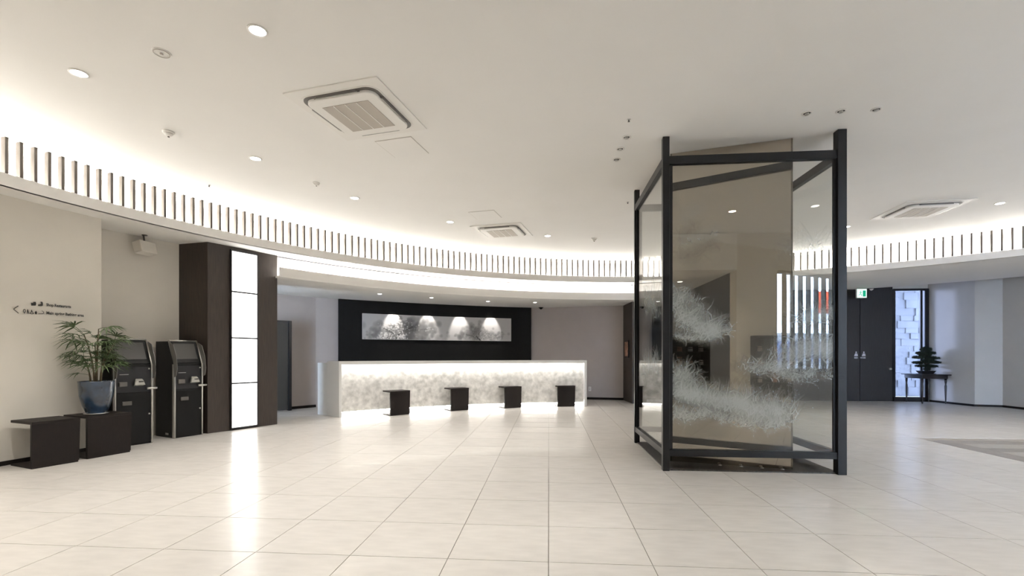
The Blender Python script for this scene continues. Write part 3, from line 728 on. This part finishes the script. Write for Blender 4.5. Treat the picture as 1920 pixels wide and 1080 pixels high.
# ------------------------------------------------------------------ ceiling fittings
def spot(p, W, cone=110, blend=.6, size=.05, tgt=None, col=WARM, name='lamp', par=None):
    l = bpy.data.lights.new(name, 'SPOT'); l.energy = W; l.spot_size = math.radians(cone); l.spot_blend = blend; l.shadow_soft_size = size; l.color = col
    o = bpy.data.objects.new(name, l); C.objects.link(o); o.location = p
    if tgt: o.rotation_euler = (Vector(tgt)-Vector(p)).to_track_quat('-Z', 'Y').to_euler()
    if par: o.parent = par
    return o
def downlight(x, y, z, label, group, W, r=.055, cone=115, lit=True):
    t = thing('downlight', label, 'downlight', (x, y, z), 0, group)
    MB().lathe([(r, .0), (r+.014, 0), (r+.014, -.006), (r, -.006)], 28, cap=False).build('trim_ring', M['acwhite'], t)
    MB().lathe([(.001, -.002), (r, -.002), (r, -.004), (.001, -.004)], 24).build('lens', M['lamp'] if lit else M['vane'], t)
    if lit and W: spot((0, 0, -.03), W, cone, par=t)
    return t
gd_ = 'downlights in the main ceiling'
for px, py, lb in ((483, 57, 'lit round downlight nearest the top edge of the ceiling'), (148, 137, 'lit round downlight at far left of the ceiling'),
                   (479, 297, 'lit round downlight between the smoke detector and the large air conditioner'), (665, 371, 'lit round downlight below the large air conditioner'),
                   (844, 416, 'lit round downlight just left of the middle air conditioner'), (1027, 442, 'lit round downlight just right of the middle air conditioner'),
                   (1875, 381, 'lit round downlight at far right of the ceiling'), (1587, 425, 'lit round downlight just right of the glass box')):
    downlight(*up(px, py, ZC), ZC, lb, gd_, DOWN_W)
for x, y in ((1.88, 2.62), (-1.6, 2.3), (-4.3, 2.6), (4.2, 2.2), (6.4, 2.0), (8.4, 3.6), (8.0, 0.2), (5.4, 0.6)):  # all but the first are unseen lamps added to brighten the foreground
    downlight(x, y, ZC, 'lit round downlight %s, outside the photograph' % {1.88: 'just in front of the front wall by the corridor', -1.6: 'left of the corridor opening', -4.3: 'near the left wall', 4.2: 'near the display case', 6.4: 'in the middle before the slatted window', 8.4: 'near the right wall', 8.0: 'at the right end of the slatted window', 5.4: 'at the left end of the slatted window'}[x], gd_, DOWN_W*.8)
downlight(0.35, .35, 2.82, 'downlight of the corridor behind the camera', 'corridor downlight', 25)
ga = 'downlights over the reception desk'
for px, py, lb in ((712, 551, 'small lit downlight over the desk, leftmost'), (809, 558, 'small lit downlight over the desk, second from left'),
                   (915, 565, 'small lit downlight over the desk, third from left'), (1003, 567, 'small lit downlight over the desk, rightmost')):
    downlight(*up(px, py, ZA), ZA, lb, ga, 22, .045, 90)
for k, px in enumerate((737, 801.5, 862, 920)):
    a = math.radians(hit_circle(px, 590, BC, BR-.05)[0]); r = BR-.36
    p = (BC[0]+r*math.cos(a), BC[1]+r*math.sin(a)); r2 = BR-.05
    t = thing('picture_light', ['tiny picture spotlight on the left side of the left tree', 'tiny picture spotlight at the right side of the left tree', 'tiny picture spotlight left of the right tree', 'tiny picture spotlight right of the right tree'][k], 'spotlight', (*p, ZA), 0, 'spotlights over the picture')
    MB().lathe([(.02, 0), (.03, 0), (.03, -.005), (.02, -.005)], 16).build('trim_ring', M['acwhite'], t)
    q = (BC[0]+r2*math.cos(a)-p[0], BC[1]+r2*math.sin(a)-p[1], -.62)
    spot((0, 0, -.02), 34, 50, .5, .02, q, par=t)
# unlit round fittings
x, y = up(303, 99, ZC); t = thing('ceiling_speaker', 'flat round ceiling speaker between the two lit lights at top left', 'speaker', (x, y, ZC))
MB().lathe([(.001, -.006), (.052, -.006), (.06, -.004), (.066, 0), (.001, 0)], 28).build('grille_disc', M['acwhite'], t)
MB().lathe([(.05, -.0085), (.055, -.0085), (.055, -.005), (.05, -.005)], 28, cap=False).build('rim', M['grille'], t)
MB().lathe([(.001, -.012), (.012, -.012), (.012, -.005), (.001, -.005)], 14).build('boss', M['grille'], t)
def detector(px, py, label, s=1.0, z=ZC):
    x, y = up(px, py, z); t = thing('smoke_detector', label, 'smoke detector', (x, y, z))
    MB().lathe([(.001, 0), (.055*s, 0), (.055*s, -.012), (.048*s, -.018)], 24).build('base', M['acwhite'], t)
    MB().lathe([(.044*s, -.018), (.03*s, -.04*s), (.014*s, -.048*s), (.001, -.05*s)], 24).build('sensor_dome', M['acwhite'], t)
    MB().lathe([(.001, -.050*s), (.010*s, -.050*s), (.010*s, -.056*s), (.001, -.058*s)], 10).build('sensor_tip', M['vane'], t)
detector(316, 247, 'white conical smoke detector at left of the ceiling'); detector(593, 343, 'smaller white smoke detector near the middle left of the ceiling', .8)
detector(1114, 447, 'flat white smoke detector left of the glass box', 1.1)
for px, py, lb in ((1513, 212, 'unlit adjustable spotlight above the glass box, left of three in a row'), (1577, 208, 'unlit adjustable spotlight above the right post, middle of three in a row'),
                   (1643, 205, 'unlit adjustable spotlight right of the glass box, right of three in a row'), (1175, 257, 'unlit adjustable spotlight left of the glass box, nearest of three'),
                   (1163, 279, 'unlit adjustable spotlight left of the glass box, middle of three'), (1156, 299, 'unlit adjustable spotlight left of the glass box, farthest of three')):
    x, y = up(px, py, ZC); t = thing('adjustable_spotlight', lb, 'spotlight', (x, y, ZC), 0, 'unlit adjustable ceiling spotlights')
    MB().lathe([(.03, 0), (.046, 0), (.046, -.007), (.036, -.009), (.03, -.003)], 24, cap=False).build('trim_ring', M['acwhite'], t)
    MB().lathe([(.001, -.001), (.031, -.001), (.031, -.003), (.001, -.003)], 20).build('recess', M['dark'], t)
    o = MB().lathe([(.001, -.001), (.018, -.001), (.020, -.016), (.010, -.014), (.001, -.012)], 16).build('reflector', M['chrome'], t)
for px, py, lb in ((1179, 224, 'tiny sprinkler nozzle above the spotlights left of the glass box'), (1177, 379, 'small sprinkler nozzle beside the back left post'), (392, 347, 'tiny sprinkler nozzle left of centre')):
    x, y = up(px, py, ZC); t = thing('sprinkler', lb, 'sprinkler', (x, y, ZC))
    MB().lathe([(.001, 0), (.02, 0), (.02, -.004), (.001, -.004)], 14).build('rose', M['chrome'], t)
    MB().lathe([(.001, -.004), (.006, -.004), (.006, -.02), (.012, -.022), (.001, -.025)], 12).build('nozzle', M['vane'], t)

def rrect(hx_, hy_, r, n=6):
    P = []
    for cx, cy, a0 in ((hx_-r, hy_-r, 0), (-hx_+r, hy_-r, 90), (-hx_+r, -hy_+r, 180), (hx_-r, -hy_+r, 270)):
        for k in range(n+1): a = math.radians(a0+90*k/n); P.append((cx+r*math.cos(a), cy+r*math.sin(a)))
    return P
def cassette(x, y, rz, label):
    t = thing('ceiling_air_conditioner', label, 'air conditioner', (x, y, ZC), rz, 'ceiling cassette air conditioners')
    MB().box(-.465, .465, -.465, .465, -.012, 0).build('mounting_plate', M['acwhite'], t, bevel=.003)
    MB().prism(rrect(.375, .375, .10), -.020, -.012).build('shadow_gap', M['vane'], t)
    MB().prism(rrect(.345, .345, .085), -.046, -.0125).build('housing', M['acwhite'], t, bevel=.010)
    MB().prism(rrect(.39, .39, .11)+[], -.016, -.012).build('outer_rim', M['acwhite'], t)
    for k in range(4):
        a = math.radians(90*k); c_, s_ = math.cos(a), math.sin(a)
        P = [(-.23, .350), (.23, .350), (.20, .372), (-.20, .372)]
        MB().prism([(p[0]*c_-p[1]*s_, p[0]*s_+p[1]*c_) for p in P], -.034, -.0205).build('air_vane', M['vane'], t)
        P = [(-.21, .355), (.21, .355), (.21, .362), (-.21, .362)]
        MB().prism([(p[0]*c_-p[1]*s_, p[0]*s_+p[1]*c_) for p in P], -.040, -.034).build('air_vane', M['chrome'], t)
    g = MB().box(-.235, .235, -.235, .235, -.050, -.0465).build('intake_grille', M['grille'], t)
    for k in range(1, 4): MB().box(-.235+k*.1175-.004, -.235+k*.1175+.004, -.235, .235, -.053, -.050).build('grille_rib', M['acwhite'], g)
    return t
cassette(-1.434, 4.433, -15.8, 'large near ceiling air conditioner with taupe grille, left of centre')
cassette(-.176, 8.66, -15.8, 'ceiling air conditioner in the middle distance near the curved light band')
cassette(6.42, 7.39, -9, 'ceiling air conditioner at the right, beyond the glass box')
def hatch(x, y, rz, label):
    t = thing('access_hatch', label, 'access hatch', (x, y, ZC), rz)
    MB().box(-.215, .215, -.215, .215, -.002, 0).build('shadow_line', M['vane'] if 0 else M['grille'], t)
    MB().box(-.209, .209, -.209, .209, -.005, -.0015).build('hatch_panel', M['ceil'], t)
hx_, hy_ = up(755, 276.5, ZC); hatch(hx_, hy_, -15.8, 'square ceiling access hatch beside the large near air conditioner')
hx_, hy_ = up(910, 403, ZC); hatch(hx_, hy_, -15.8, 'square ceiling access hatch above the middle air conditioner')

# wall and soffit fittings
a, z = hit_circle(272, 452, RC, W2-.17)
a = a; ar = math.radians(a); r = W2-.16
sp = thing('wall_speaker', 'white box speaker hung under the soffit above the kiosks', 'speaker', (RC[0]+r*math.cos(ar), RC[1]+r*math.sin(ar), 2.80), a+90+180+18)
bx_ = MB().box(-.13, .13, -.07, .07, -.10, .07).build('cabinet', M['wall'], sp, bevel=.012); bx_.rotation_euler = (math.radians(-14), 0, 0)
MB().tube([(0, .0, .05), (0, .02, .178)], .012, 8).build('bracket', M['vane'], sp)
MB().lathe([(.001, .180), (.035, .180), (.035, .172), (.001, .172)], 14).build('bracket_rose', M['vane'], sp)
x, y = up(1014, 577.0, ZA); t = thing('dome_camera', 'small black dome camera on the reception ceiling near the black wall', 'camera', (x, y-.1, ZA))
MB().lathe([(.001, 0), (.07, 0), (.07, -.012), (.001, -.012)], 18).build('base', M['dark'], t); MB().lathe([(.05, -.012), (.045, -.035), (.025, -.052), (.001, -.058)], 18).build('dome', M['kiosk'], t)
# outlet on the back wall
p0, p1 = Vector((.62, 13.36)), Vector((3.2, 12.80)); t_, z = hit_line(1106, 729, p0, p1); q = p0+(p1-p0).normalized()*t_
t = thing('wall_outlet', 'small white outlet plate on the grey wall right of the desk', 'outlet', (q.x, q.y, z), math.degrees(math.atan2(p1.y-p0.y, p1.x-p0.x)))
MB().box(-.035, .035, -.035, -.022, -.06, .06).build('plate', M['white'], t, bevel=.004)
for zz in (-.022, .022): MB().box(-.01, .01, -.038, -.034, zz-.008, zz+.008).build('socket', M['vane'], t)
# notice on the wood partition
t = thing('wall_notice', 'small reddish framed notice on the dark wood partition', 'notice', (3.03, 12.36, 1.385), 90)
MB().box(-.20, .20, -.012+.012, .022, -.225, .225).build('frame', M['dark'], t, bevel=.003)
MB().box(-.16, .16, .0221, .026, -.19, .19).build('print_sheet', M['poster'], t)
for o_ in KIDS(t): pass
# exit sign
x, y = fl(1616, 754); x = .7446*12.2; y = 12.2
t = thing('exit_sign', 'green and white glowing exit sign above the dark doors', 'exit sign', (x, y, 2.83), -4.5)
MB().box(-.125, .125, 0, .05, -.12, .12).build('housing', M['acwhite'], t, bevel=.004)
fc = MB().box(-.115, .115, -.004, 0, -.11, .11).build('face', M['exit'], t)
MB().box(.02, .095, -.006, -.004, -.085, .075).build('doorway_mark', M['exitgreen'], fc)
mb = MB()
for P in (((-.04, .05), (-.02, .07)), ((-.03, .045), (-.04, -.01)), ((-.04, -.01), (-.005, -.035)), ((-.005, -.035), (-.01, -.075)), ((-.04, -.01), (-.06, -.04)), ((-.06, -.04), (-.095, -.045)), ((-.033, .035), (.0, .01)), ((-.033, .035), (-.07, .02))):
    mb.bar((P[0][0], -.005, P[0][1]), (P[1][0], -.005, P[1][1]), .002, .014, (0, 1, 0)) if 0 else mb.tube([(P[0][0], -.005, P[0][1]), (P[1][0], -.005, P[1][1])], .007, 6)
mb.build('running_figure', M['exitgreen'], fc)
MB().tube([(0, .025, .12), (0, .025, .148)], .01, 8).build('hanger', M['acwhite'], t)
detector(1634, 541.5, 'dark flat detector on the soffit beside the exit sign', .9, ZS)
# touch plate beside the window door
# ------------------------------------------------------------------ table with bonsai
tb = thing('side_table', 'small black table with turned legs by the tall window', 'table', (10.335, 11.84, 0), -4.5)
MB().box(-.06, .65, -.06, .63, .715, .74).build('tabletop', M['table'], tb, bevel=.006)
MB().box(-.01, .60, -.01, .58, .63, .715).build('apron', M['table'], tb, bevel=.003)
legp = [(.026, .63), (.026, .54), (.017, .53), (.024, .515), (.015, .50), (.026, .44), (.022, .30), (.015, .10), (.012, .05), (.019, .03), (.014, 0)]
for x in (.02, .57):
    for y in (.02, .55): MB().lathe(legp, 12, (x, y, 0)).build('leg', M['table'], tb)
bn = thing('bonsai_tree', 'dark layered bonsai pine in a low bronze pot on the table', 'bonsai', (10.66, 12.10, .74), -4.5)
MB().prism(rrect(.17, .12, .03, 3), .0, .012).build('tray', M['bronze'], bn)
pb_ = MB(); P0 = rrect(.13, .09, .03, 3); P1 = rrect(.18, .125, .03, 3); n = len(P0)
pb_.add([(a, b, .012) for a, b in P0]+[(a, b, .085) for a, b in P1], [list(range(n))[::-1], list(range(n, 2*n))]+[[i, (i+1) % n, n+(i+1) % n, n+i] for i in range(n)]).build('pot', M['bronze'], bn)
MB().tube([(0, 0, .08), (.025, 0, .2), (-.02, .01, .34), (.02, 0, .48), (0, 0, .62)], [.035, .03, .024, .017, .008], 8).build('trunk', M['bark'], bn)
rs = random.Random(3)
pads = [(0, 0, .62, .13, .08), (-.10, .0, .53, .13, .05), (.11, .02, .53, .12, .05), (-.15, .02, .42, .15, .05), (.16, 0, .40, .15, .05), (-.17, 0, .28, .15, .045), (.19, .02, .29, .16, .045),
        (-.13, -.02, .20, .13, .035), (.13, 0, .19, .14, .035), (0, -.06, .33, .15, .09), (0, .04, .48, .14, .08), (0, -.05, .2, .1, .05), (.0, -.03, .12, .07, .05)]
for (x, y, z, r, h_) in pads:
    mb = MB()
    for k in range(420):
        u, v = rs.uniform(0, 6.283), math.sqrt(rs.random()); c_ = Vector((x+r*v*math.cos(u), y+r*.8*v*math.sin(u), z+h_*rs.uniform(-.6, 1)*(1-v*v*.7)))
        for q in range(3):
            d = Vector((rs.gauss(0, 1), rs.gauss(0, 1), rs.gauss(.6, .8))).normalized()*.042; s_ = d.cross(Vector((rs.random(), rs.random(), rs.random()))).normalized()*.004
            mb.add([c_-s_, c_+s_, c_+d], [[0, 1, 2]])
    mb.build('foliage', M['pine'], bn, fix=False)
    MB().tube([(0, 0, z-.03), (x*.5, y*.5, z-.01), (x, y, z)], [.010, .008, .004], 6).build('branch', M['bark'], bn)

# ------------------------------------------------------------------ showcase on the wall reflected in the mirror
p0 = Vector(wp(1.85)); p1 = Vector(wp(2.95)); L = (p1-p0).length
sc = thing('display_case', 'dark wall display case with small lit goods, seen reflected in the mirror', 'display case', (*wp(1.85), 0), math.degrees(math.atan2(-.662, 1)))
MB().box(0, L, .003, .22, .66, .72).build('shelf_base', M['stool'], sc); MB().box(0, L, .003, .22, 1.54, 1.58).build('top', M['stool'], sc)
for x in (0, L-.03): MB().box(x, x+.03, .003, .22, .72, 1.54).build('side_panel', M['stool'], sc)
MB().box(.03, L-.03, .003, .015, .72, 1.54).build('back_panel', M['door'], sc)
for z in (1.02, 1.28): MB().box(.03, L-.03, .015, .20, z, z+.012).build('shelf', M['screen'], sc)
MB().box(0.02, L-.02, .003, .20, .45, .66).build('lower_cabinet', M['stool'], sc)
rs = random.Random(5)
for z, sh in ((.721, 'lowest'), (1.033, 'middle'), (1.293, 'top')):
    for k in range(5):
        x = .12+k*(L-.25)/4; ci = rs.randrange(3)
        t = thing('boxed_good', f"{['pale', 'reddish', 'taupe'][ci]} boxed article on the {sh} shelf of the display case, {['leftmost', 'second from left', 'middle one', 'second from right', 'rightmost'][k]}", 'box', (*(p0+(p1-p0).normalized()*x+Vector((.552, .834))*.11), z), -33.5, 'goods in the display case')
        h_ = rs.uniform(.07, .17); MB().box(-.035, .035, -.03, .03, 0, h_).build('carton', [M['white'], M['poster'], M['grille']][ci], t, bevel=.003)
        MB().box(-.036, .036, -.031, .031, h_*.65, h_*.8).build('band', M['stool'], t)

# ------------------------------------------------------------------ outside: courtyard wall and street
sw = struct(MB().prism([(10.7, 14.45), (18, 13.98), (18, 14.3), (10.7, 14.8)], -.1, 4.6).build('wall_courtyard', M['stone']))
rs = random.Random(2); z = .0
while z < 3.6:
    h_ = rs.uniform(.16, .26); x = 11.0+rs.uniform(-.2, 0)
    while x < 15.5:
        l_ = rs.uniform(.35, .8); dy = rs.uniform(.03, .045); yb = 14.45-.064*(x-10.7)
        MB().box(x, x+l_-.003, yb-dy, yb+.02, z, z+h_-.003).build('stone', M['stone'], sw, bevel=.006); x += l_
    z += h_
struct(MB().box(6, 16, 12.75, 18, -.14, -.02).build('ground_courtyard', M['paving']))
struct(MB().box(10.0, 18, 13.9, 14.9, 3.62, 3.75).build('ceiling', M['ceil']))  # unseen roof slab added to keep skylight off the courtyard stone

gs = struct(MB().prism([(1.5, -1), (12.4, -6.4), (30, -14), (20, -40), (-20, -40), (-8, -8), (0, -2)], -.16, -.02).build('ground_street', M['paving']))
bnr = thing('street_banner', 'orange banner in the street, seen only as a reflection in the glass', 'banner', (7.75, -6.3, 0), -12)
MB().tube([(0, 0, -.02), (0, 0, 3.6)], .025, 8).build('pole', M['plastic'], bnr)
MB().box(.03, .85, -.01, .01, 2.55, 3.25).build('cloth', M['orange'], bnr)
bd = thing('far_building', 'pale office block across the street, seen only through the slatted window', 'building', (12, -24, -.02), -25)
MB().box(-7, 7, -3, 3, 0, 2.6).build('facade', M['facade'], bd)
for k in range(6):
    for zz in (.9,): MB().box(-6.3+k*2.2, -4.9+k*2.2, 3.0, 3.05, zz, zz+1.2).build('window', M['navy'], bd)
